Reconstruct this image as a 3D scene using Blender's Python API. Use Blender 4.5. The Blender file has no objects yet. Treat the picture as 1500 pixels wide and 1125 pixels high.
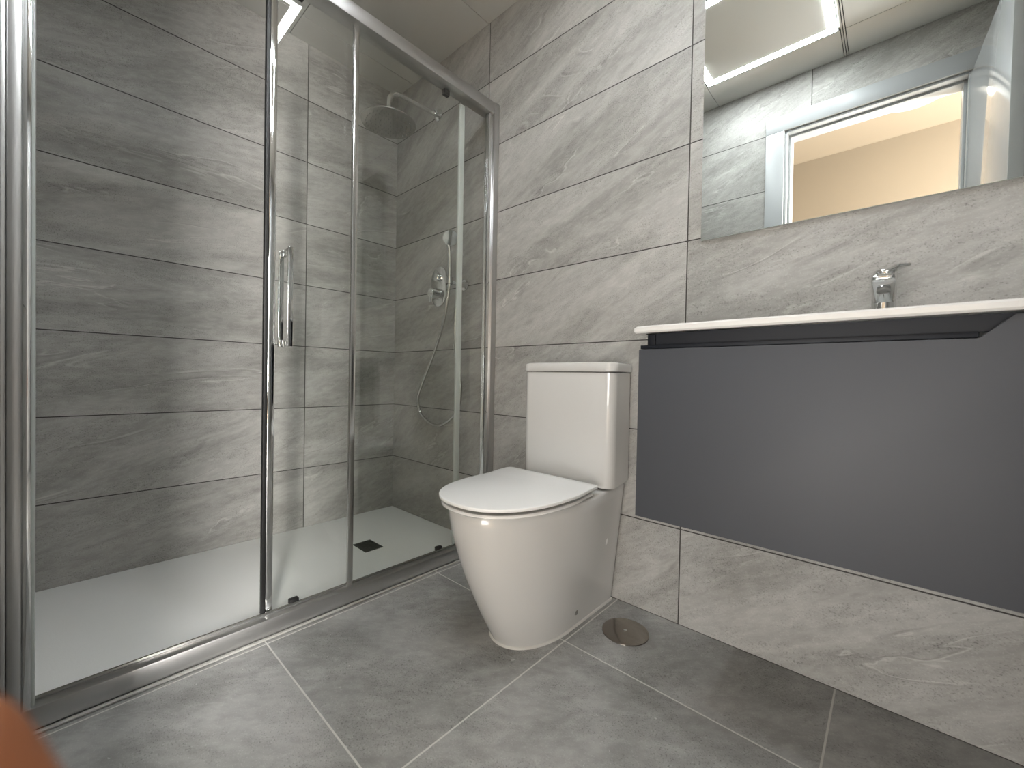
import bpy, bmesh, math, random
from mathutils import Vector, Matrix
random.seed(4)
PI = math.pi
SC = bpy.context.scene
COL = SC.collection

# ------------------------------------------------------------------ camera
def make_camera():
    yaw, pit, rol = -.7405, -.0150, .0189
    cy, sy, cp, sp = math.cos(yaw), math.sin(yaw), math.cos(pit), math.sin(pit)
    f = Vector((sy * cp, cy * cp, sp)); r0 = Vector((cy, -sy, 0)); u0 = r0.cross(f)
    r = r0 * math.cos(rol) + u0 * math.sin(rol); u = u0 * math.cos(rol) - r0 * math.sin(rol)
    cam = bpy.data.cameras.new('camera'); o = bpy.data.objects.new('camera', cam); COL.objects.link(o)
    o.matrix_world = Matrix(((r.x, u.x, -f.x, 2.1329), (r.y, u.y, -f.y, -1.316), (r.z, u.z, -f.z, .7655), (0, 0, 0, 1)))
    cam.sensor_width = 36; cam.lens = 606.886 / 1500 * 36; cam.clip_start = .005
    cam.dof.use_dof = True; cam.dof.focus_distance = 1.6; cam.dof.aperture_fstop = 6.2
    SC.camera = o
    return Vector((2.1329, -1.316, .7655)), r, u, f
CAM, CR, CU, CF = make_camera()

# ------------------------------------------------------------------ world, exposure
w = bpy.data.worlds.new('world'); SC.world = w; w.use_nodes = True
w.node_tree.nodes['Background'].inputs[0].default_value = (.9, .95, 1, 1)
w.node_tree.nodes['Background'].inputs[1].default_value = .2
SC.view_settings.view_transform = 'Standard'; SC.view_settings.look = 'None'
SC.view_settings.gamma = 1; SC.view_settings.use_curve_mapping = False
SC.view_settings.exposure = 1.0
SC.cycles.max_bounces = 14; SC.cycles.diffuse_bounces = 6; SC.cycles.glossy_bounces = 6
SC.cycles.transparent_max_bounces = 24; SC.cycles.caustics_reflective = True
LED_POWER = 35.0        # ceiling frame lamp
HALL_POWER = 3.0       # added, unseen warm lamp in the hallway

# added fill lights outside two made-up hallway windows, shining in through the open doorway
def hall_fill(name, loc, rot, sx, sy, watts):
    l = bpy.data.lights.new(name, 'AREA'); l.shape = 'RECTANGLE'; l.size = sx; l.size_y = sy
    l.energy = watts; l.color = (1.0, .965, .93)
    o = bpy.data.objects.new(name, l); COL.objects.link(o); o.location = loc; o.rotation_euler = rot
hall_fill('window_fill', (2.15, -2.86, .55), (PI / 2, 0, 0), 1.9, .9, 42)
hall_fill('end_window_fill', (4.06, -2.1, 1.15), (0, PI / 2, 0), 1.9, .9, 340)

# ------------------------------------------------------------------ node helpers
class NT:
    def __init__(s, name):
        s.m = bpy.data.materials.new(name); s.m.use_nodes = True; s.t = s.m.node_tree
        s.b = s.t.nodes['Principled BSDF']
    def n(s, kind, **kw):
        o = s.t.nodes.new(kind)
        for k, v in kw.items(): setattr(o, k, v)
        return o
    def link(s, a, b): s.t.links.new(a, b)
    def val(s, sock, v):
        if isinstance(v, (int, float)): sock.default_value = v
        elif isinstance(v, (tuple, list)): sock.default_value = v
        else: s.link(v, sock)
    def math(s, op, a, b=0.0, c=0.0):
        o = s.n('ShaderNodeMath', operation=op)
        for i, v in enumerate((a, b, c)): s.val(o.inputs[i], v)
        return o.outputs[0]
    def comb(s, x, y, z):
        o = s.n('ShaderNodeCombineXYZ')
        for i, v in enumerate((x, y, z)): s.val(o.inputs[i], v)
        return o.outputs[0]
    def noise(s, vec, scale, detail=4, rough=.5, dist=0):
        o = s.n('ShaderNodeTexNoise'); s.link(vec, o.inputs['Vector'])
        o.inputs['Scale'].default_value = scale; o.inputs['Detail'].default_value = detail
        o.inputs['Roughness'].default_value = rough; o.inputs['Distortion'].default_value = dist
        return o.outputs[0]
    def ramp(s, v, lo, hi, a=0., b=1.):
        o = s.n('ShaderNodeMapRange'); o.clamp = True; o.interpolation_type = 'SMOOTHSTEP'
        s.val(o.inputs[0], v)
        for i, x in zip((1, 2, 3, 4), (lo, hi, a, b)): o.inputs[i].default_value = x
        return o.outputs[0]
    def mix(s, f, a, b):
        o = s.n('ShaderNodeMix', data_type='RGBA'); s.val(o.inputs[0], f)
        for i, v in ((6, a), (7, b)):
            if isinstance(v, (tuple, list)): o.inputs[i].default_value = (*v[:3], 1)
            else: s.link(v, o.inputs[i])
        return o.outputs[2]

def plain(name, col, rough=.5, metal=0., spec=.5, coat=0., bump=0., bscale=200):
    n = NT(name); b = n.b
    b.inputs['Base Color'].default_value = (*col, 1); b.inputs['Roughness'].default_value = rough
    b.inputs['Metallic'].default_value = metal; b.inputs['Specular IOR Level'].default_value = spec
    b.inputs['Coat Weight'].default_value = coat; b.inputs['Coat Roughness'].default_value = .04
    if bump:
        tc = n.n('ShaderNodeTexCoord'); nz = n.noise(tc.outputs['Object'], bscale, 3)
        bp = n.n('ShaderNodeBump'); bp.inputs['Strength'].default_value = bump; bp.inputs['Distance'].default_value = .001
        n.link(nz, bp.inputs['Height']); n.link(bp.outputs[0], b.inputs['Normal'])
    return n.m

def stone_tile(name, axis, u0, L, H, v0=0., vaxis='Z', dark=(.247, .240, .224), light=(.462, .450, .426),
               joint=(.035, .03, .027), half=.0015, angle=.38, rough=.5, flip=1, grout_soft=.0006, floor=False):
    n = NT(name)
    pos = n.n('ShaderNodeNewGeometry').outputs['Position']
    sp = n.n('ShaderNodeSeparateXYZ'); n.link(pos, sp.inputs[0])
    u = n.math('DIVIDE', n.math('SUBTRACT', sp.outputs[axis], u0), L)
    v = n.math('DIVIDE', n.math('SUBTRACT', sp.outputs[vaxis], v0), H)
    iu, iv = n.math('FLOOR', u), n.math('FLOOR', v)
    fu, fv = n.math('FRACT', u), n.math('FRACT', v)
    du = n.math('MULTIPLY', n.math('MINIMUM', fu, n.math('SUBTRACT', 1., fu)), L)
    dv = n.math('MULTIPLY', n.math('MINIMUM', fv, n.math('SUBTRACT', 1., fv)), H)
    d = n.math('MINIMUM', du, dv)
    jm = n.ramp(d, half, half + grout_soft, 1., 0.)
    wn = n.n('ShaderNodeTexWhiteNoise', noise_dimensions='2D'); n.link(n.comb(iu, iv, 0.), wn.inputs['Vector'])
    ws = n.n('ShaderNodeSeparateColor'); n.link(wn.outputs['Color'], ws.inputs[0])
    r1, r2, r3 = ws.outputs
    ul = n.math('MULTIPLY_ADD', u, L * flip, n.math('MULTIPLY', r1, 31.)); vl = n.math('MULTIPLY_ADD', v, H, n.math('MULTIPLY', r2, 17.))
    # each tile is laid with its streaks at a slightly different slant
    ang = n.math('MULTIPLY_ADD', r3, .35, angle - .17)
    ca, sa = n.math('COSINE', ang), n.math('SINE', ang)
    a = n.math('ADD', n.math('MULTIPLY', ul, ca), n.math('MULTIPLY', vl, sa))
    c = n.math('SUBTRACT', n.math('MULTIPLY', vl, ca), n.math('MULTIPLY', ul, sa))
    lo = n.comb(n.math('MULTIPLY', a, 1.6 if not floor else 3.), n.math('MULTIPLY', c, 7. if not floor else 4.5), r3)
    cloud = n.noise(lo, 1., 5, .55, .6)
    fine = n.noise(n.comb(n.math('MULTIPLY', a, 22.), n.math('MULTIPLY', c, 60. if not floor else 40.), r3), 1., 4, .6, .3)
    vn = n.noise(n.comb(n.math('MULTIPLY', a, 1.3), n.math('MULTIPLY', c, 5.), n.math('MULTIPLY', r1, 9.)), 1., 4, .55, .9)
    vein = n.ramp(n.math('ABSOLUTE', n.math('SUBTRACT', vn, .5)), 0., .0105, 1., 0.)
    vmask = n.ramp(n.noise(lo, 1.7, 2), .51, .66)
    shade = n.math('MULTIPLY', n.ramp(n.math('ABSOLUTE', n.math('SUBTRACT', vn, .524)), 0., .02, 1., 0.), vmask)
    vein = n.math('MULTIPLY', vein, vmask)
    spk = n.noise(n.comb(ul, n.math('MULTIPLY', vl, 1.25), r3), 250., 2, .6)
    pit = n.math('MULTIPLY', n.ramp(spk, .56, .70), n.ramp(n.noise(lo, 2.3, 3), .40, .56))
    spl = n.ramp(spk, .44, .30)
    t = n.math('ADD', n.math('MULTIPLY', n.ramp(cloud, .30, .70), .62), n.math('MULTIPLY', n.ramp(fine, .25, .75), .38))
    t = n.math('MULTIPLY_ADD', n.math('SUBTRACT', r2, .5), .14, t)
    t = n.math('ADD', t, n.math('MULTIPLY', vein, .52 if not floor else .15))
    t = n.math('SUBTRACT', t, n.math('MULTIPLY', shade, .26 if not floor else .08))
    t = n.math('SUBTRACT', t, n.math('MULTIPLY', pit, .62))
    t = n.math('ADD', t, n.math('MULTIPLY', spl, .26))
    if floor:
        wsp = n.ramp(n.noise(n.comb(ul, vl, r1), 55., 2, .5, .8), .735, .78)
        t = n.math('ADD', t, n.math('MULTIPLY', wsp, .8))
    mr = n.n('ShaderNodeMapRange'); mr.clamp = False; n.link(t, mr.inputs[0])
    mxn = n.n('ShaderNodeMix', data_type='RGBA', clamp_factor=False); n.link(t, mxn.inputs[0])
    mxn.inputs[6].default_value = (*dark, 1); mxn.inputs[7].default_value = (*light, 1)
    col = n.mix(jm, mxn.outputs[2], joint)
    n.link(col, n.b.inputs['Base Color'])
    n.link(n.math('MULTIPLY_ADD', fine, .18, rough - .09), n.b.inputs['Roughness'])
    n.b.inputs['Specular IOR Level'].default_value = .4
    bp = n.n('ShaderNodeBump'); bp.inputs['Strength'].default_value = .35; bp.inputs['Distance'].default_value = .0015
    hgt = n.math('SUBTRACT', n.math('MULTIPLY_ADD', vein, .5, n.math('MULTIPLY', cloud, .6)), n.math('MULTIPLY_ADD', jm, .6, n.math('MULTIPLY', pit, .5)))
    n.link(hgt, bp.inputs['Height']); n.link(bp.outputs[0], n.b.inputs['Normal'])
    return n.m

def glass(name, tint, refl=1.0):
    n = NT(name); n.t.nodes.remove(n.b)
    g = n.n('ShaderNodeNewGeometry')
    dt = n.n('ShaderNodeVectorMath', operation='DOT_PRODUCT'); n.link(g.outputs['Normal'], dt.inputs[0]); n.link(g.outputs['Incoming'], dt.inputs[1])
    k = n.math('POWER', n.math('SUBTRACT', 1., n.math('ABSOLUTE', dt.outputs['Value'])), 5.)
    fr = n.math('MULTIPLY', n.math('MULTIPLY_ADD', k, .95, .045), refl)
    tr = n.n('ShaderNodeBsdfTransparent'); tr.inputs[0].default_value = (*tint, 1)
    gl = n.n('ShaderNodeBsdfGlossy'); gl.inputs['Roughness'].default_value = 0.0
    mx = n.n('ShaderNodeMixShader'); n.link(fr, mx.inputs[0]); n.link(tr.outputs[0], mx.inputs[1]); n.link(gl.outputs[0], mx.inputs[2])
    n.link(mx.outputs[0], n.t.nodes['Material Output'].inputs[0])
    return n.m

def emit(name, col, power):
    n = NT(name); n.b.inputs['Base Color'].default_value = (.9, .9, .9, 1)
    n.b.inputs['Emission Color'].default_value = (*col, 1); n.b.inputs['Emission Strength'].default_value = power
    return n.m

M = {}
M['tile_left'] = stone_tile('stone_tile_left', 'Y', -.497, .9, .3, angle=.16, flip=1)
M['tile_back'] = stone_tile('stone_tile_back', 'X', .757, .9, .3, angle=.42)
M['tile_front'] = stone_tile('stone_tile_front', 'X', 1.791, .9, .3, angle=.3)
M['tile_right'] = stone_tile('stone_tile_right', 'Y', -.6, .9, .3, angle=.3)
M['floor'] = stone_tile('floor_stone', 'X', 1.448, .6, .6, v0=-.318, vaxis='Y', dark=(.19, .188, .180), light=(.41, .407, .395),
                        joint=(.58, .57, .54), half=.0017, angle=.7, rough=.42, floor=True)
M['ceiling'] = plain('ceiling_panel_white', (.57, .565, .535), .6)
M['ceiling_joint'] = plain('ceiling_joint_dark', (.03, .03, .03), .7)
M['ceramic'] = plain('white_ceramic', (.62, .615, .60), .12, coat=.4)
M['seat_white'] = plain('white_seat_plastic', (.84, .84, .83), .16)
M['tray'] = plain('shower_tray_resin', (.88, .88, .86), .55, bump=.25, bscale=260)
M['alu'] = plain('brushed_aluminium', (.56, .555, .55), .34, metal=1)
M['chrome'] = plain('chrome', (.72, .73, .73), .07, metal=1)
M['chrome_satin'] = plain('satin_chrome', (.56, .555, .54), .2, metal=1)
M['steel_dark'] = plain('dark_steel_grate', (.055, .06, .05), .4, metal=.6)
M['cover_steel'] = plain('polished_steel_cover', (.34, .31, .28), .13, metal=1)
M['black'] = plain('black_rubber', (.008, .008, .008), .5)
M['nozzle'] = plain('grey_nozzle', (.20, .20, .19), .4)
M['seal'] = plain('translucent_seal', (.50, .53, .51), .3)
M['silicone'] = plain('pale_silicone', (.58, .57, .54), .45)
M['silicone_grey'] = plain('grey_silicone', (.40, .39, .37), .5)
M['grey_matt'] = plain('charcoal_matt_lacquer', (.044, .047, .055), .58, bump=.12, bscale=900)
M['grey_dark'] = plain('charcoal_carcass', (.006, .0075, .012), .55, spec=.3)
M['white_lacquer'] = plain('white_lacquer', (.50, .51, .515), .10, coat=.5)
M['white_frame'] = plain('white_door_frame', (.36, .372, .375), .35)
M['hall_paint'] = plain('warm_hall_paint', (.205, .165, .118), .8)
M['hall_floor'] = plain('hall_floor_oak', (.34, .24, .15), .4)
M['glass'] = glass('green_tinted_glass', (.986, .993, .987), .85)
M['clear_glass'] = glass('clear_window_glass', (.98, .985, .98))
M['mirror'] = plain('mirror_silver', (.90, .93, .915), .0, metal=1)
M['mirror_edge'] = plain('polished_mirror_edge', (.62, .66, .62), .2)
M['led'] = emit('led_diffuser', (.93, .975, 1.0), LED_POWER)
M['hall_led'] = emit('warm_hall_diffuser', (1.0, .84, .66), HALL_POWER)
M['skin'] = plain('skin', (.25, .082, .028), .55)
M['nail'] = plain('nail', (.55, .28, .17), .3)

# ------------------------------------------------------------------ mesh helpers
def new(): return bmesh.new()
def box(bm, x0, x1, y0, y1, z0, z1, bev=0., seg=2):
    vs = [bm.verts.new((x, y, z)) for x in (x0, x1) for y in (y0, y1) for z in (z0, z1)]
    idx = [(0, 1, 3, 2), (4, 6, 7, 5), (0, 4, 5, 1), (2, 3, 7, 6), (0, 2, 6, 4), (1, 5, 7, 3)]
    fs = [bm.faces.new([vs[i] for i in f]) for f in idx]
    if bev:
        es = list({e for f in fs for e in f.edges})
        bmesh.ops.bevel(bm, geom=es, offset=bev, segments=seg, affect='EDGES', profile=.5, clamp_overlap=True)
    return bm
def loft(bm, rings, cap0=True, cap1=True, closed=True):
    vr = [[bm.verts.new(p) for p in r] for r in rings]
    n = len(vr[0])
    for a, b in zip(vr[:-1], vr[1:]):
        for i in range(n if closed else n - 1):
            j = (i + 1) % n
            bm.faces.new((a[i], a[j], b[j], b[i]))
    if cap0: bm.faces.new(list(reversed(vr[0])))
    if cap1: bm.faces.new(vr[-1])
    return bm
def lathe(bm, prof, c, axis=(0, 0, 1), seg=40):
    ax = Vector(axis).normalized()
    e1 = ax.orthogonal().normalized(); e2 = ax.cross(e1); c = Vector(c)
    rings = []
    for r, h in prof:
        rings.append([c + ax * h + (e1 * math.cos(2 * PI * i / seg) + e2 * math.sin(2 * PI * i / seg)) * max(r, 1e-5) for i in range(seg)])
    return loft(bm, rings)
def spline(pts, n=10):
    P = [Vector(p) for p in pts]; P = [P[0] * 2 - P[1]] + P + [P[-1] * 2 - P[-2]]; out = []
    for i in range(1, len(P) - 2):
        for k in range(n):
            t = k / n; a, b, c, d = P[i - 1:i + 3]
            out.append(.5 * ((2 * b) + (c - a) * t + (2 * a - 5 * b + 4 * c - d) * t * t + (3 * b - a - 3 * c + d) * t ** 3))
    out.append(P[-2]); return out
def tube(bm, pts, r, seg=14):
    P = [Vector(p) for p in pts]; rings = []; nrm = None
    for i, p in enumerate(P):
        t = (P[min(i + 1, len(P) - 1)] - P[max(i - 1, 0)]).normalized()
        nrm = t.orthogonal().normalized() if nrm is None else (nrm - t * nrm.dot(t)).normalized()
        bn = t.cross(nrm); rr = r[i] if isinstance(r, (list, tuple)) else r
        rings.append([p + (nrm * math.cos(2 * PI * k / seg) + bn * math.sin(2 * PI * k / seg)) * rr for k in range(seg)])
    return loft(bm, rings)
def prism(bm, poly, lo, hi, axis='Y'):
    def P(a, b, h): return {'Y': (a, h, b), 'X': (h, a, b), 'Z': (a, b, h)}[axis]
    return loft(bm, [[P(a, b, lo) for a, b in poly], [P(a, b, hi) for a, b in poly]])
def bevel_sharp(bm, off, seg=2, ang=.6):
    bm.normal_update()
    es = [e for e in bm.edges if len(e.link_faces) == 2 and e.calc_face_angle(0) > ang]
    bmesh.ops.bevel(bm, geom=es, offset=off, segments=seg, affect='EDGES', profile=.5, clamp_overlap=True)
    return bm
BASE = {}
def build(name, bm, mat, parent=None, base=None, ang=.6, label=None):
    bmesh.ops.recalc_face_normals(bm, faces=bm.faces[:])
    b = Vector(base) if base is not None else (BASE[parent.name] if parent else Vector((0, 0, 0)))
    bmesh.ops.translate(bm, verts=bm.verts[:], vec=-b)
    me = bpy.data.meshes.new(name); bm.to_mesh(me); bm.free()
    for p in me.polygons: p.use_smooth = True
    me.set_sharp_from_angle(angle=ang)
    mats = mat if isinstance(mat, list) else [mat]
    for m in mats: me.materials.append(M[m])
    o = bpy.data.objects.new(name, me); COL.objects.link(o)
    if parent: o.parent = parent
    else: o.location = b
    BASE[o.name] = b
    if label: o['label'] = label
    return o
def thing(name, loc, label, cat, group=None, kind=None):
    o = bpy.data.objects.new(name, None); COL.objects.link(o); o.location = loc; o.empty_display_size = .05
    BASE[o.name] = Vector(loc); o['label'] = label; o['category'] = cat
    if group: o['group'] = group
    if kind: o['kind'] = kind
    return o
def tag(o, label, cat, kind=None, group=None):
    o['label'] = label; o['category'] = cat
    if kind: o['kind'] = kind
    if group: o['group'] = group
    return o
def struct(name, bm, mat, label, cat, base=None):
    return tag(build(name, bm, mat, None, base), label, cat, 'structure')

# ================================================================== SETTING
CEIL, XR, YF = 2.371, 2.56, -1.40            # ceiling height, right wall, front (door) wall
DX0, DX1, DZ = 1.674, 2.364, 2.097           # door opening
T = .12                                      # wall thickness
struct('wall_left', box(new(), -T, 0, YF - T, T, -.1, CEIL + .1), 'tile_left', 'grey stone-look tiled wall behind the shower tray', 'wall')
struct('wall_back', box(new(), 0, XR, 0, T, -.1, CEIL + .1), 'tile_back', 'grey stone-look tiled wall behind the toilet and the mirror', 'wall')
struct('wall_right', box(new(), XR, XR + T, YF - T, T, -.1, CEIL + .1), 'tile_right', 'grey tiled side wall at the end of the vanity, seen in the mirror', 'wall')
bm = new(); box(bm, 0, DX0, YF - T, YF, -.1, CEIL + .1); box(bm, DX1, XR, YF - T, YF, -.1, CEIL + .1); box(bm, DX0, DX1, YF - T, YF, DZ, CEIL + .1)
struct('wall_front', bm, 'tile_front', 'grey tiled wall with the doorway, seen in the mirror', 'wall')
bm = new(); box(bm, 0, XR, YF - T, 0, -.1, 0)
struct('floor', bm, 'floor', 'dark grey stone-look square floor tiles with pale joints', 'floor')
# ceiling panels laid on a grid, with open joints between them
bm = new()
gx = [0, .150, .745, 1.335, 1.921, 1.930, 1.939, XR]; gy = [YF, -1.182, -.583, 0]; G = .0016
for i in range(len(gx) - 1):
    for j in range(len(gy) - 1):
        if i == 3 and j == 1:                 # the lamp fills this bay; panel above it
            box(bm, gx[i], gx[i + 1], gy[j], gy[j + 1], CEIL + .012, CEIL + .02); continue
        x0 = gx[i] + (G if i else 0); x1 = gx[i + 1] - (G if i < len(gx) - 2 else 0)
        y0 = gy[j] + (G if j else 0); y1 = gy[j + 1] - (G if j < 2 else 0)
        box(bm, x0, x1, y0, y1, CEIL, CEIL + .008, .0007, 1)
ceil = struct('ceiling', bm, 'ceiling', 'off-white panelled bathroom ceiling with thin joints', 'ceiling')
build('joint_backing', box(new(), 0, XR, YF, 0, CEIL + .02, CEIL + .03), 'ceiling_joint', ceil)
# hallway behind the camera
HY = -2.75
WX0, WX1, WZ0, WZ1 = 1.2, 3.1, .1, 1.0
bm = new(); box(bm, .4, WX0, HY - T, HY, -.1, 2.5); box(bm, WX1, 3.9, HY - T, HY, -.1, 2.5); box(bm, WX0, WX1, HY - T, HY, -.1, WZ0); box(bm, WX0, WX1, HY - T, HY, WZ1, 2.5)
struct('wall_hallway', bm, 'hall_paint', 'warm cream hallway wall seen through the doorway in the mirror', 'wall')
struct('wall_hallway_left', box(new(), .28, .4, HY, YF - T, -.1, 2.5), 'hall_paint', 'cream hallway end wall beyond the doorway, out of frame on the left', 'wall')
EY0, EY1 = -2.55, -1.65
bm = new(); box(bm, 3.9, 4.02, HY, EY0, -.1, 2.5); box(bm, 3.9, 4.02, EY1, YF - T, -.1, 2.5); box(bm, 3.9, 4.02, EY0, EY1, 2.1, 2.5); box(bm, 3.9, 4.02, EY0, EY1, -.1, .2)
struct('wall_hallway_right', bm, 'hall_paint', 'cream hallway end wall beyond the doorway, out of frame on the right', 'wall')
struct('wall_hallway_near', box(new(), XR + T, 3.9, YF - T, YF, -.1, 2.5), 'hall_paint', 'cream hallway wall beside the bathroom, out of frame', 'wall')
struct('floor_hallway', box(new(), .4, 3.9, HY, YF - T, -.1, 0), 'hall_floor', 'oak hallway floor outside the bathroom door', 'floor')
struct('ceiling_hallway', box(new(), .4, 3.9, HY, YF - T, 2.45, 2.55), 'hall_paint', 'cream hallway ceiling outside the bathroom door', 'ceiling')
win = thing('fill_window_1', (2.15, HY, WZ0), 'added white framed hallway window behind the camera, unseen, for fill light through the doorway', 'window', kind='structure')  # made-up window, gives the fill light behind it an opening
bm = new(); FW = .05
box(bm, WX0, WX0 + FW, HY - .08, HY - .02, WZ0, WZ1, .003); box(bm, WX1 - FW, WX1, HY - .08, HY - .02, WZ0, WZ1, .003)
box(bm, WX0 + FW, WX1 - FW, HY - .08, HY - .02, WZ0, WZ0 + FW, .003); box(bm, WX0 + FW, WX1 - FW, HY - .08, HY - .02, WZ1 - FW, WZ1, .003)
box(bm, 2.125, 2.175, HY - .08, HY - .02, WZ0 + FW, WZ1 - FW, .003)
build('window_frame', bm, 'white_frame', win)
build('pane', box(new(), WX0 + FW, WX1 - FW, HY - .053, HY - .047, WZ0 + FW, WZ1 - FW), 'clear_glass', win)
win = thing('fill_window_2', (3.9, -2.1, .2), 'added white framed window at the hallway end, unseen, for fill light on the shower wall', 'window', kind='structure')  # second made-up window, its fill light reaches the shower wall and tray
bm = new()
box(bm, 3.93, 3.98, EY0, EY0 + FW, .2, 2.1, .003); box(bm, 3.93, 3.98, EY1 - FW, EY1, .2, 2.1, .003)
box(bm, 3.93, 3.98, EY0 + FW, EY1 - FW, .2, .2 + FW, .003); box(bm, 3.93, 3.98, EY0 + FW, EY1 - FW, 2.1 - FW, 2.1, .003)
build('window_frame', bm, 'white_frame', win)
build('pane', box(new(), 3.952, 3.958, EY0 + FW, EY1 - FW, .2 + FW, 2.1 - FW), 'clear_glass', win)
t = thing('added_hall_lamp', (2.2, -2.2, 2.45), 'added round warm hallway ceiling lamp outside the bathroom door, unseen', 'lamp')  # unseen lamp, added to warm the hallway
build('lamp_rim', lathe(new(), [(.15, 0), (.15, -.02), (.145, -.025), (.135, -.025), (.135, -.005)], (2.2, -2.2, 2.45)), 'white_frame', t)
build('lamp_diffuser', lathe(new(), [(.134, -.006), (.134, -.02), (.12, -.03), (.0, -.034)], (2.2, -2.2, 2.45)), 'hall_led', t)

# door: frame, casing and an open leaf
d1 = thing('door_1', (DX0, YF, 0), 'white door frame with its open leaf, reflected in the mirror', 'door', kind='structure')
CW = .087
bm = new()
for y0, y1 in ((YF, YF + .015), (YF - T - .015, YF - T)):
    box(bm, DX0 - CW, DX0, y0, y1, 0, DZ, .002); box(bm, DX1, DX1 + CW, y0, y1, 0, DZ, .002)
    box(bm, DX0 - CW, DX1 + CW, y0, y1, DZ, DZ + .083, .002)
build('casing', bm, 'white_frame', d1)
bm = new(); J = .012
box(bm, DX0, DX0 + J, YF - T, YF, 0, DZ, .001); box(bm, DX1 - J, DX1, YF - T, YF, 0, DZ, .001); box(bm, DX0 + J, DX1 - J, YF - T, YF, DZ - J, DZ, .001)
box(bm, DX0 + J, DX0 + J + .012, YF - T, YF - .042, 0, DZ - J, .002); box(bm, DX1 - J - .012, DX1 - J, YF - T, YF - .042, 0, DZ - J, .002)
box(bm, DX0 + J + .012, DX1 - J - .012, YF - T, YF - .042, DZ - J - .012, DZ - J, .002)
build('jamb', bm, 'white_frame', d1)
# leaf hinged at the right jamb, swung a little past square into the room
def leaf_pts(bm, x0, x1, y0, y1, z0, z1, bev=.001):
    b2 = box(bm, x0, x1, y0, y1, z0, z1, bev); return b2
bm = box(new(), 0, .035, 0, .662, .008, 2.075, .0015)
rot = Matrix.Translation((DX1 - .008, YF + .004, 0)) @ Matrix.Rotation(-.049, 4, 'Z')
bmesh.ops.transform(bm, matrix=rot, verts=bm.verts[:])
leaf = build('door_leaf', bm, 'white_lacquer', d1, label='open glossy white door leaf')
bm = new(); lathe(bm, [(.026, 0), (.026, -.008), (.010, -.01), (.010, -.045), (.0, -.046)], (0, .60, 1.02), (1, 0, 0), 24)
tube(bm, spline([(-.042, .60, 1.02), (-.048, .585, 1.02), (-.048, .50, 1.02)], 6), .009)
bmesh.ops.transform(bm, matrix=rot, verts=bm.verts[:])
build('lever_handle', bm, 'chrome_satin', leaf)

# ================================================================== CEILING LIGHT
LX0, LX1, LY0, LY1 = 1.342, 1.916, -1.174, -.597
t = thing('ceiling_light', ((LX0 + LX1) / 2, (LY0 + LY1) / 2, CEIL), 'square frame-shaped white LED ceiling light reflected in the mirror', 'light')
def ring(bm, x0, x1, y0, y1, wd, z0, z1):
    o = [(x0, y0), (x1, y0), (x1, y1), (x0, y1)]; i = [(x0 + wd, y0 + wd), (x1 - wd, y0 + wd), (x1 - wd, y1 - wd), (x0 + wd, y1 - wd)]
    vo = [[bm.verts.new((x, y, z)) for x, y in o] for z in (z0, z1)]; vi = [[bm.verts.new((x, y, z)) for x, y in i] for z in (z0, z1)]
    for k in range(4):
        j = (k + 1) % 4
        bm.faces.new((vo[0][k], vo[0][j], vi[0][j], vi[0][k])); bm.faces.new((vo[1][k], vi[1][k], vi[1][j], vo[1][j]))
        bm.faces.new((vo[0][k], vo[1][k], vo[1][j], vo[0][j])); bm.faces.new((vi[0][k], vi[0][j], vi[1][j], vi[1][k]))
    return bm
build('led_strip', ring(new(), LX0 + .003, LX1 - .003, LY0 + .003, LY1 - .003, .034, CEIL - .002, CEIL + .008), 'led', t, label='glowing white LED border')
build('rim', ring(new(), LX0, LX1, LY0, LY1, .003, CEIL - .003, CEIL + .01), 'white_frame', t)
build('centre_panel', box(new(), LX0 + .0385, LX1 - .0385, LY0 + .0385, LY1 - .0385, CEIL + .000, CEIL + .010), 'ceiling', t, label='plain white centre panel')

# ================================================================== SHOWER TRAY
TX = .815
t = thing('shower_tray', (TX / 2, -.7, 0), 'white textured flat shower tray with a dark drain', 'shower tray')
build('tray_slab', box(new(), .002, TX, YF + .002, -.002, .0005, .006, .003), 'tray', t)
DC = (.4355, -.388)
drain = build('drain', box(new(), DC[0] - .058, DC[0] + .058, DC[1] - .042, DC[1] + .042, .0055, .0085, .002), 'steel_dark', t, label='dark rectangular drain grate')
bm = new()
for k in range(7):
    x = DC[0] - .042 + k * .014
    box(bm, x - .003, x + .003, DC[1] - .034, DC[1] + .034, .0085, .0105, .0008, 1)
build('grate_bars', bm, 'steel_dark', drain)

# ================================================================== SHOWER ENCLOSURE
FX = .824
enc = thing('shower_enclosure', (.8, -.7, .006), 'glass shower screen with chrome frame, sliding door pushed to the right', 'shower screen')
bm = new(); box(bm, .792, FX, YF + .02, -.028, .006, .054, .003)
build('bottom_rail', bm, 'alu', enc)
build('rail_lip', box(new(), .786, .792, YF + .05, -.03, .006, .060, .001), 'chrome_satin', enc)
build('top_rail', box(new(), .765, FX, YF + .02, -.03, 1.921, 1.969, .002), 'alu', enc)
build('wall_profile', box(new(), .792, FX + .002, -.030, -.0005, .006, 1.971, .002), 'alu', enc)
build('glass_channel', box(new(), .790, FX - .006, -.055, -.030, .054, 1.921, .004), 'chrome', enc)
bm = new(); box(bm, .785, FX + .006, YF + .001, -1.388, .006, 1.971, .003); box(bm, .785, FX + .002, -1.388, -1.367, .006, 1.971, .004); 
build('wall_profile', bm, 'alu', enc)
build('glass_channel', box(new(), .780, FX - .002, -1.367, -1.354, .054, 1.921, .002), 'chrome', enc)
build('seal_strip', box(new(), .775, .815, -1.354, -1.3495, .054, 1.921, .001), 'seal', enc)
build('silicone_bead', box(new(), FX, FX + .012, YF + .02, -.002, .0005, .006, .003), 'silicone_grey', enc)
fp = build('fixed_panel', box(new(), .799, .805, -.652, -.050, .050, 1.925), 'glass', enc)
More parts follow.
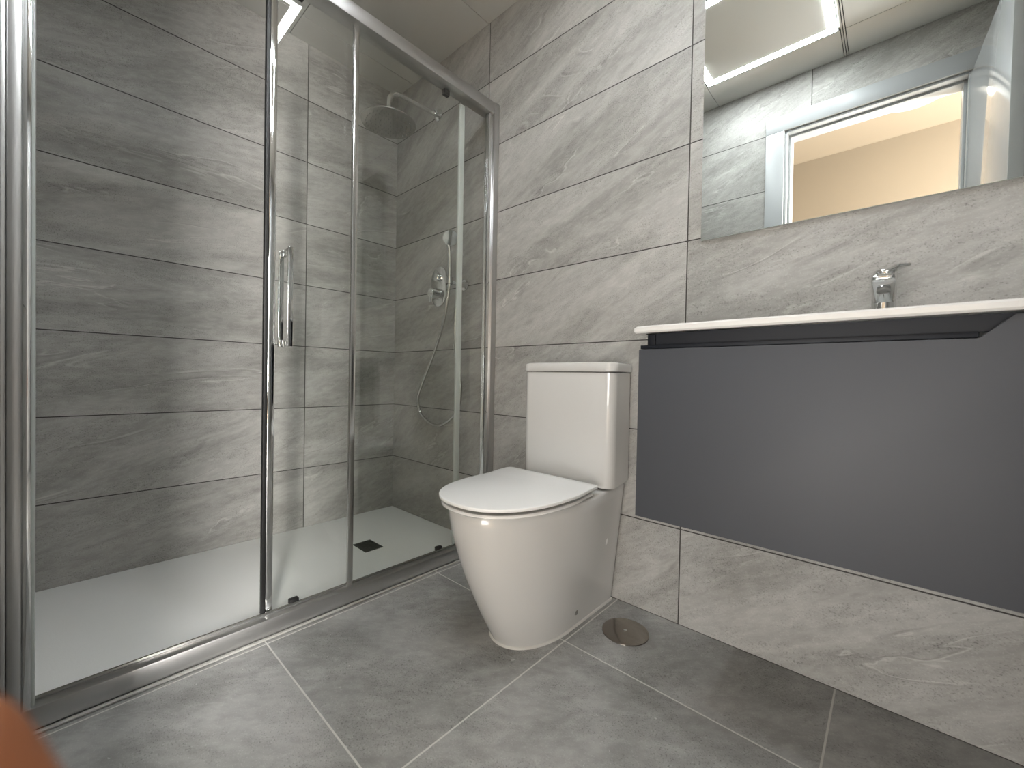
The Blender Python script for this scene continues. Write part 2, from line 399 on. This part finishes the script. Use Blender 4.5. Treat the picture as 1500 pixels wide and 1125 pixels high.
build('edge_profile', box(new(), .795, .809, -.664, -.645, .054, 1.921, .003), 'chrome_satin', fp)
sd = build('sliding_door', box(new(), .773, .779, -.905, -.186, .050, 1.925), 'glass', enc)
build('edge_profile', box(new(), .768, .784, -.903, -.884, .054, 1.921, .003), 'chrome', sd)
build('black_gasket', box(new(), .770, .786, -.914, -.904, .054, 1.921, .001), 'black', sd)
build('edge_seal', box(new(), .770, .782, -.188, -.163, .054, 1.905, .002), 'seal', sd)
bm = new(); box(bm, .812, .820, -.862, -.847, .845, 1.140, .0015)
box(bm, .735, .743, -.862, -.847, .845, 1.140, .0015)
for z in (.845, 1.115): box(bm, .743, .773, -.860, -.849, z + .003, z + .022, .001); box(bm, .779, .812, -.860, -.849, z + .003, z + .022, .001)
build('handle', bm, 'chrome', sd)
for y, z0, z1 in ((-.822, .052, .068), (-.262, .052, .068), (-.826, 1.905, 1.925), (-.262, 1.900, 1.925)):
    build('roller_clip', box(new(), .768, .786, y - .014, y + .014, z0, z1, .003), 'black', sd)

# ================================================================== RAIN SHOWER
RX, RY, RZ = .385, -.285, 1.930
t = thing('rain_shower', (RX, 0, 2.106), 'round chrome rain shower head on a wall arm', 'shower head')
build('wall_flange', lathe(new(), [(.030, 0), (.030, .004), (.024, .010), (.0145, .012), (.0145, .03)], (RX, -.0005, 2.106), (0, -1, 0)), 'chrome', t)
arm = [(RX, -.015, 2.103)] + spline([(RX, -.06, 2.1015), (RX, -.15, 2.0975), (RX, -.225, 2.094), (RX, -.258, 2.084), (RX, -.277, 2.060), (RX, -.2845, 2.03), (RX, -.285, 1.965)], 8)
build('shower_arm', tube(new(), arm, .0115), 'chrome', t)
h = build('head', lathe(new(), [(.0, 0), (.114, 0), (.122, .003), (.123, .007), (.119, .010), (.05, .016), (.03, .022), (.018, .04), (.016, .062), (.0, .063)], (RX, RY, RZ), seg=64), 'chrome_satin', t)
bm = new()
for k, rr in enumerate((.02, .04, .06, .08, .10)):
    for i in range(6 + k * 6):
        a = 2 * PI * i / (6 + k * 6); lathe(bm, [(.002, 0), (.0016, -.0025), (0, -.003)], (RX + rr * math.cos(a), RY + rr * math.sin(a), RZ), seg=6)
n_ = build('nozzles', bm, 'nozzle', h); n_['kind'] = 'stuff'

# ================================================================== SHOWER MIXER
MX, MZ0, MZ1, MW = .418, 1.122, 1.326, .062
t = thing('shower_mixer', (MX, 0, (MZ0 + MZ1) / 2), 'chrome oval shower mixer plate with two controls', 'shower mixer')
def stadium(cx, z0, z1, hw, n=16):
    return [(cx + hw * math.cos(PI * i / n), z1 - hw + hw * math.sin(PI * i / n)) for i in range(n + 1)] + [(cx - hw * math.cos(PI * i / n), z0 + hw - hw * math.sin(PI * i / n)) for i in range(n + 1)]
build('plate', bevel_sharp(prism(new(), stadium(MX, MZ0, MZ1, MW), -.0005, -.010), .003, 2, 1.0), 'chrome', t)
build('diverter_knob', lathe(new(), [(.020, 0), (.020, .016), (.017, .020), (.0, .021)], (MX, -.010, 1.270), (0, -1, 0)), 'chrome', t)
k = build('mixer_knob', lathe(new(), [(.028, 0), (.028, .012), (.024, .018), (.024, .045), (.021, .050), (.0, .051)], (MX, -.010, 1.185), (0, -1, 0)), 'chrome', t)
bm = new(); box(bm, MX - .006, MX + .006, -.062, -.050, 1.135, 1.195, .004); build('lever', bm, 'chrome', k)

# ================================================================== HAND SHOWER
HX, HY2 = .598, -.085
t = thing('shower_bracket', (HX + .015, 0, 1.205), 'small chrome wall bracket holding the hand shower', 'bracket')
build('flange', lathe(new(), [(.026, 0), (.026, .005), (.014, .010), (.012, .03), (.0, .031)], (HX + .015, -.0005, 1.205), (0, -1, 0)), 'chrome', t)
bm = new(); tube(bm, [(HX + .015, -.02, 1.205), (HX + .008, -.05, 1.207), (HX, -.066, 1.21)], .010); lathe(bm, [(.0135, -.014), (.0175, -.014), (.019, .016), (.0145, .016), (.0135, -.014)], (HX, HY2, 1.212))
build('holder_arm', bm, 'chrome', t)
build('outlet', lathe(new(), [(.009, 0), (.0095, .03), (.0, .031)], (HX + .015, -.035, 1.200), (0, 0, -1)), 'chrome', t)
t = thing('hand_shower', (HX, HY2, 1.19), 'slim chrome hand shower with a looping metal hose', 'hand shower')
hd = [(HX, HY2, 1.185), (HX, HY2, 1.24), (HX, HY2, 1.32), (HX - .001, HY2 - .004, 1.365), (HX - .001, HY2 - .012, 1.385)]
build('handle', tube(new(), hd, [.0095, .011, .0095, .0105, .012]), 'chrome', t)
hn = Vector((.80, -.50, -.35)).normalized()
build('spray_head', lathe(new(), [(.0, -.014), (.020, -.012), (.034, -.004), (.037, .004), (.034, .010), (.0, .011)], (HX + .014, HY2 - .008, 1.408), hn), 'chrome', t)
hose = spline([(HX, HY2, 1.188), (.580, -.085, 1.098), (.528, -.07, .994), (.427, -.05, .855), (.326, -.035, .726), (.279, -.028, .643), (.306, -.024, .563), (.398, -.022, .519),
    (.478, -.022, .524), (.57, -.024, .573), (.612, -.026, .631), (.628, -.03, .707), (.621, -.035, .78), (.598, -.04, .872), (.592, -.043, 1.012), (.600, -.040, 1.12), (HX + .015, -.035, 1.172)], 10)
build('hose', tube(new(), hose, .0075, 12), 'chrome_satin', t)

# ================================================================== TOILET
TC = 1.320
t = thing('toilet', (TC, -.3, 0), 'white close-coupled toilet with its lid closed, standing against the tiled wall', 'toilet')
def dshape(hb, ha, yb, ye, yf, n, rc=.0, N=26, hb2=None):
    """half widths hb at the back, ha at ye, then a superellipse nose to yf; closed outline"""
    X, Y = [], []
    for i in range(5):
        a = PI / 2 * (1 - i / 4); X.append(hb - rc + rc * math.cos(a)); Y.append(yb - rc + rc * math.sin(a))
    for i in range(1, 13):
        s = i / 12; e = s * s * (3 - 2 * s); X.append(hb + (ha - hb) * e); Y.append(yb - rc + (ye - yb + rc) * s)
    for i in range(1, N + 1):
        u = PI / 2 * i / N; X.append(ha * math.cos(u) ** (2 / n) if i < N else 0.); Y.append(ye - (ye - yf) * math.sin(u) ** (2 / n))
    L = list(zip(X, Y))
    if hb2 is not None:
        L = list(zip(*dside(hb2, ha, yb, ye, yf, n, rc, N)))
    return [(TC + x, y) for x, y in zip(X, Y)] + [(TC - x, y) for x, y in reversed(L[:-1])]
def dside(*a):
    o = dshape(*a); k = (len(o) + 1) // 2
    return [x - TC for x, y in o[:k]], [y for x, y in o[:k]]
YB = -.012
rings = []
for i in range(15):
    q = i / 14; z = .004 + q * .404; s = 1 - (1 - q) ** 1.45
    rings.append([(x, y, z) for x, y in dshape(.110 + .040 * q, .110 + .066 * s, YB, -.27, -.462 - .158 * s, 2.15, .006)])
top = [(x, y) for x, y in dshape(.148, .172, YB - .002, -.27, -.616, 2.15, .006)]
rings.append([(x, y, .4125) for x, y in top]); rings.append([(TC + (x - TC) * .965, -.3 + (y + .3) * .972, .4145) for x, y in top])
def inner(k, z):
    out = []
    for x, y in top:
        dx, dy = x - TC, y + .40
        out.append((TC + dx * k, -.40 + max(min(dy, .19), -.3) * k, z))
    return out
for k, z in ((.78, .4145), (.76, .408), (.70, .33), (.45, .24), (.2, .22)): rings.append(inner(k, z))
bowl = build('bowl', loft(new(), rings), 'ceramic', t, ang=.9)
bm = new(); base_o = dshape(.110, .110, YB, -.27, -.462, 2.15, .006)
def off(o, k, ky): return [(TC + (x - TC) * k, -.25 + (y + .25) * ky) for x, y in o]
loft(bm, [[(x, y, .0005) for x, y in off(base_o, 1.05, 1.022)], [(x, y, .005) for x, y in off(base_o, 1.035, 1.014)], [(x, y, .008) for x, y in off(base_o, .99, .995)]])
build('silicone_bead', bm, 'silicone', bowl)
build('fixing_cap', lathe(new(), [(.013, -.003), (.013, .003), (.010, .005), (.0, .0055)], (TC + .1355, -.108, .236), (1, -.04, -.10), 24), 'seat_white', bowl)
build('fixing_bolt', lathe(new(), [(.008, -.002), (.008, .003), (.005, .006), (.0, .0065)], (TC + .118, -.248, .052), (1, 0, -.2), 20), 'chrome_satin', bowl)
def slab(o, z0, z1, r):
    def sc(k): return [(TC + (x - TC) * (1 - k / .18), -.42 + (y + .42) * (1 - k / .21)) for x, y in o]
    return loft(new(), [[(x, y, z) for x, y in sc(k)] for k, z in ((r * 1.2, z0), (r * .3, z0 + r * .3), (0, z0 + r), (0, z1 - r), (r * .3, z1 - r * .3), (r * 1.2, z1))])
lid_o = dshape(.170, .184, -.208, -.36, -.637, 2.4, .016, 26, .202)
ro = dshape(.166, .179, -.222, -.36, -.631, 2.35, .022)
def rs(k): return [(TC + (x - TC) * (1 - k / .18), -.42 + (y + .42) * (1 - k / .21)) for x, y in ro]
rr_ = [[(x, y, z) for x, y in rs(k)] for k, z in ((.030, .417), (.005, .4155), (.0, .4185), (.0, .4225), (.003, .425), (.028, .424), (.034, .420), (.030, .417))]
build('seat_ring', loft(new(), rr_, False, False), 'seat_white', t)
build('hinge_bar', box(new(), TC - .12, TC + .12, -.232, -.212, .413, .432, .005), 'seat_white', t)
build('seat_lid', slab(lid_o, .4345, .4445, .0032), 'seat_white', t)
def cistern_o(hf, hb, yf, yb, r, N=8):
    pts = []
    for cx, a0 in ((hf - r, -PI / 2),):
        for i in range(N + 1):
            a = a0 + (PI / 2) * i / N; pts.append((hf - r + r * math.cos(a), yf + r + r * math.sin(a)))
    pts += [(hb, yb)]
    full = pts + [(-x, y) for x, y in reversed(pts)]
    return [(TC + x, y) for x, y in full]
co = cistern_o(.182, .162, -.165, -.012, .030)
cis = build('cistern', loft(new(), [[(x, y, .418 + .004) for x, y in [(TC + (a - TC) * .985, -.088 + (b + .088) * .97) for a, b in co]], [(x, y, .428) for x, y in co], [(x, y, .787) for x, y in co]]), 'ceramic', t)
lo_ = cistern_o(.186, .166, -.169, -.010, .032)
def lsc(k): return [(TC + (a - TC) * k, -.09 + (b + .09) * k) for a, b in lo_]
build('cistern_lid', loft(new(), [[(x, y, z) for x, y in lsc(k)] for k, z in ((.975, .790), (1, .793), (1, .814), (.99, .818), (.96, .820))]), 'ceramic', cis)
build('flush_button', lathe(new(), [(.022, 0), (.022, .003), (.019, .005), (.0, .0055)], (TC, -.09, .8195)), 'chrome', cis)

# ================================================================== FLOOR COVER
t = thing('floor_drain_cover', (1.556, -.154, 0), 'round polished metal drain cover in the floor beside the toilet', 'drain cover')
build('cover_plate', lathe(new(), [(.069, 0), (.0685, .003), (.062, .0045), (.03, .005), (.0, .005)], (1.556, -.154, .0005), seg=64), 'cover_steel', t)
build('centre_screw', lathe(new(), [(.005, 0), (.005, .0012), (.003, .002), (.0, .002)], (1.556, -.154, .0052), seg=20), 'chrome', t)

# ================================================================== VANITY
VX0, VX1, VY = 1.722, 2.505, -.455
t = thing('vanity_cabinet', ((VX0 + VX1) / 2, 0, .466), 'wall-hung charcoal grey vanity cabinet under the white washbasin', 'cabinet')
bm = new(); cx0, cx1 = VX0 + .010, VX1 - .010
box(bm, cx0, cx0 + .018, -.434, -.0005, .4665, .8665, .001); box(bm, cx1 - .018, cx1, -.434, -.0005, .4665, .8665, .001)
box(bm, cx0 + .018, cx1 - .018, -.434, -.0005, .4665, .4845); box(bm, cx0 + .018, cx1 - .018, -.012, -.0005, .4845, .8665)
build('carcass', bm, 'grey_dark', t)
poly = [(VX0, .466), (VX1, .466), (VX1, .864), (2.254, .864), (2.222, .833), (VX0, .833)]
dr = build('drawer_front', bevel_sharp(prism(new(), poly, VY, -.434), .0012, 2, .3), 'grey_matt', t, label='flat charcoal drawer front')
build('grip_profile', box(new(), VX0, 2.2225, -.447, -.434, .8345, .8425, .001), 'grey_dark', dr)
build('recess_panel', box(new(), cx0 + .019, 2.30, -.433, -.425, .8435, .8680), 'grey_dark', t)

t = thing('washbasin', (2.106, 0, .868), 'white thin-edged washbasin top on the charcoal cabinet', 'washbasin')
bx0, bx1, by0, by1 = 1.704, 2.512, -.462, -.0005
bm = new()
def sup(cx, cy, a, b, n, z, N=72):
    out = []
    for i in range(N):
        u = 2 * PI * i / N; c, s = math.cos(u), math.sin(u)
        out.append((cx + a * math.copysign(abs(c) ** (2 / n), c), cy + b * math.copysign(abs(s) ** (2 / n), s), z))
    return out
cx, cy = (bx0 + bx1) / 2, (by0 + by1) / 2; A, B = (bx1 - bx0) / 2, (by1 - by0) / 2
rg = [sup(cx, cy, A - .02, B - .02, 30, .8685), sup(cx, cy, A - .003, B - .003, 30, .8685), sup(cx, cy, A, B, 30, .872), sup(cx, cy, A, B, 30, .880), sup(cx, cy, A - .003, B - .003, 30, .8835)]
bcy = cy - .03
rg += [sup(cx, bcy, .26, .150, 3.2, .884), sup(cx, bcy, .25, .143, 3.2, .876), sup(cx, bcy, .225, .125, 3.0, .80), sup(cx, bcy, .18, .095, 2.6, .772), sup(cx, bcy, .02, .02, 2, .766)]
loft(bm, rg, cap0=False)
build('basin_top', bm, 'ceramic', t, ang=.7)
build('waste', lathe(new(), [(.021, 0), (.021, .002), (.017, .004), (.0, .005)], (cx, bcy, .766)), 'chrome', t)

# ================================================================== FAUCET
QX, QY, QZ = 2.117, -.075, .884
t = thing('basin_faucet', (QX, QY, QZ), 'chrome single-lever basin faucet standing on the washbasin', 'faucet')
build('body', lathe(new(), [(.025, 0), (.025, .004), (.0215, .007), (.021, .085), (.021, .110), (.0, .111)], (QX, QY, QZ)), 'chrome', t)
bm = new(); rings = []
for y, zt, zb, hw in ((QY + .004, .112, .056, .0190), (QY - .02, .112, .062, .0198), (QY - .05, .1115, .071, .0202), (QY - .085, .111, .0815, .0202),
                      (QY - .100, .110, .086, .0198), (QY - .109, .1075, .0895, .0188), (QY - .1145, .1045, .093, .0168), (QY - .1165, .101, .096, .0130)):
    zc, hh = (zt + zb) / 2, (zt - zb) / 2
    rings.append([(QX + hw * math.copysign(abs(math.cos(a)) ** .5, math.cos(a)), y, QZ + zc + hh * math.copysign(abs(math.sin(a)) ** .5, math.sin(a))) for a in [2 * PI * i / 32 for i in range(32)]])
sp = build('spout', loft(bm, rings), 'chrome', t)
build('aerator', lathe(new(), [(.0115, -.002), (.0115, .004), (.0095, .005), (.009, .002), (.0, .002)], (QX, QY - .078, QZ + .0795), (0, -.29, -1)), 'nozzle', sp)
lv = build('lever_cap', lathe(new(), [(.0195, 0), (.0212, .003), (.0212, .016), (.0185, .023), (.0, .026)], (QX, QY, QZ + .112), Vector((.05, -.03, 1))), 'chrome', t)
bm = new(); box(bm, -.011, .011, -.062, .0, -.003, .003, .0025)
bmesh.ops.transform(bm, matrix=Matrix.Translation((QX, QY, QZ + .1315)) @ Matrix.Rotation(.55, 4, 'Z') @ Matrix.Rotation(-.03, 4, 'X'), verts=bm.verts[:])
build('lever', bm, 'chrome', lv)

# ================================================================== MIRROR
bm = box(new(), 1.700, 2.508, -.006, 0, 1.190, 1.990)
th = .0145
bmesh.ops.transform(bm, matrix=Matrix.Translation((0, -.004, 1.19)) @ Matrix.Rotation(th, 4, 'X') @ Matrix.Translation((0, 0, -1.19)), verts=bm.verts[:])
t = thing('wall_mirror', (2.104, 0, 1.19), 'frameless rectangular wall mirror above the washbasin', 'mirror')
o = build('mirror_glass', bm, ['mirror', 'mirror_edge'], t)
for p in o.data.polygons: p.material_index = 0 if p.normal.y < -.9 else 1
build('mounting_strip', box(new(), 1.78, 2.43, -.012, -.0005, 1.90, 1.96), 'chrome_satin', t)

# ================================================================== PHOTOGRAPHER'S HAND
def W(r, u, f): return CAM + CR * r + CU * u + CF * f
def skin(chains):
    vs, es, rad = [], [], []
    for ch, root in chains:
        prev = root
        for (p, r) in ch:
            vs.append(W(*p)); rad.append(r); i = len(vs) - 1
            if prev is not None: es.append((prev, i))
            prev = i
    return vs, es, rad
palm = [((-.072, -.290, .000), .027), ((-.064, -.255, .008), .024), ((-.056, -.218, .018), .028), ((-.046, -.184, .026), .028)]
idx = [((-.0330, -.142, .036), .0108), ((-.0425, -.094, .044), .0098), ((-.0562, -.057, .0455), .0088), ((-.0665, -.0355, .0445), .0078)]
mid = [((-.026, -.156, .030), .0105), ((-.016, -.126, .040), .0095), ((-.024, -.108, .054), .0086), ((-.040, -.112, .062), .0075)]
rng = [((-.016, -.168, .026), .0098), ((-.002, -.146, .036), .0090), ((-.006, -.128, .050), .0082), ((-.022, -.130, .058), .0072)]
lit = [((-.012, -.184, .022), .0090), ((.006, -.168, .030), .0080), ((.004, -.152, .042), .0074), ((-.010, -.152, .050), .0064)]
thb = [((-.074, -.200, .004), .0135), ((-.084, -.166, -.004), .0110), ((-.082, -.136, -.006), .0092)]
vs, es, rad = skin([(palm, None), (idx, 3), (mid, 3), (rng, 3), (lit, 3), (thb, 2)])
me = bpy.data.meshes.new('hand'); me.from_pydata([v - W(*palm[0][0]) for v in vs], es, [])
ho = bpy.data.objects.new('hand', me); COL.objects.link(ho); ho.location = W(*palm[0][0])
md = ho.modifiers.new('skin', 'SKIN'); md.use_smooth_shade = True
for i, r in enumerate(rad):
    sv = me.skin_vertices[0].data[i]; sv.radius = (r, r); sv.use_root = (i == 0)
sb = ho.modifiers.new('smooth', 'SUBSURF'); sb.levels = sb.render_levels = 2
me.materials.append(M['skin'])
tag(ho, 'blurred orange fingertip of the person taking the picture, lower left corner', 'hand')
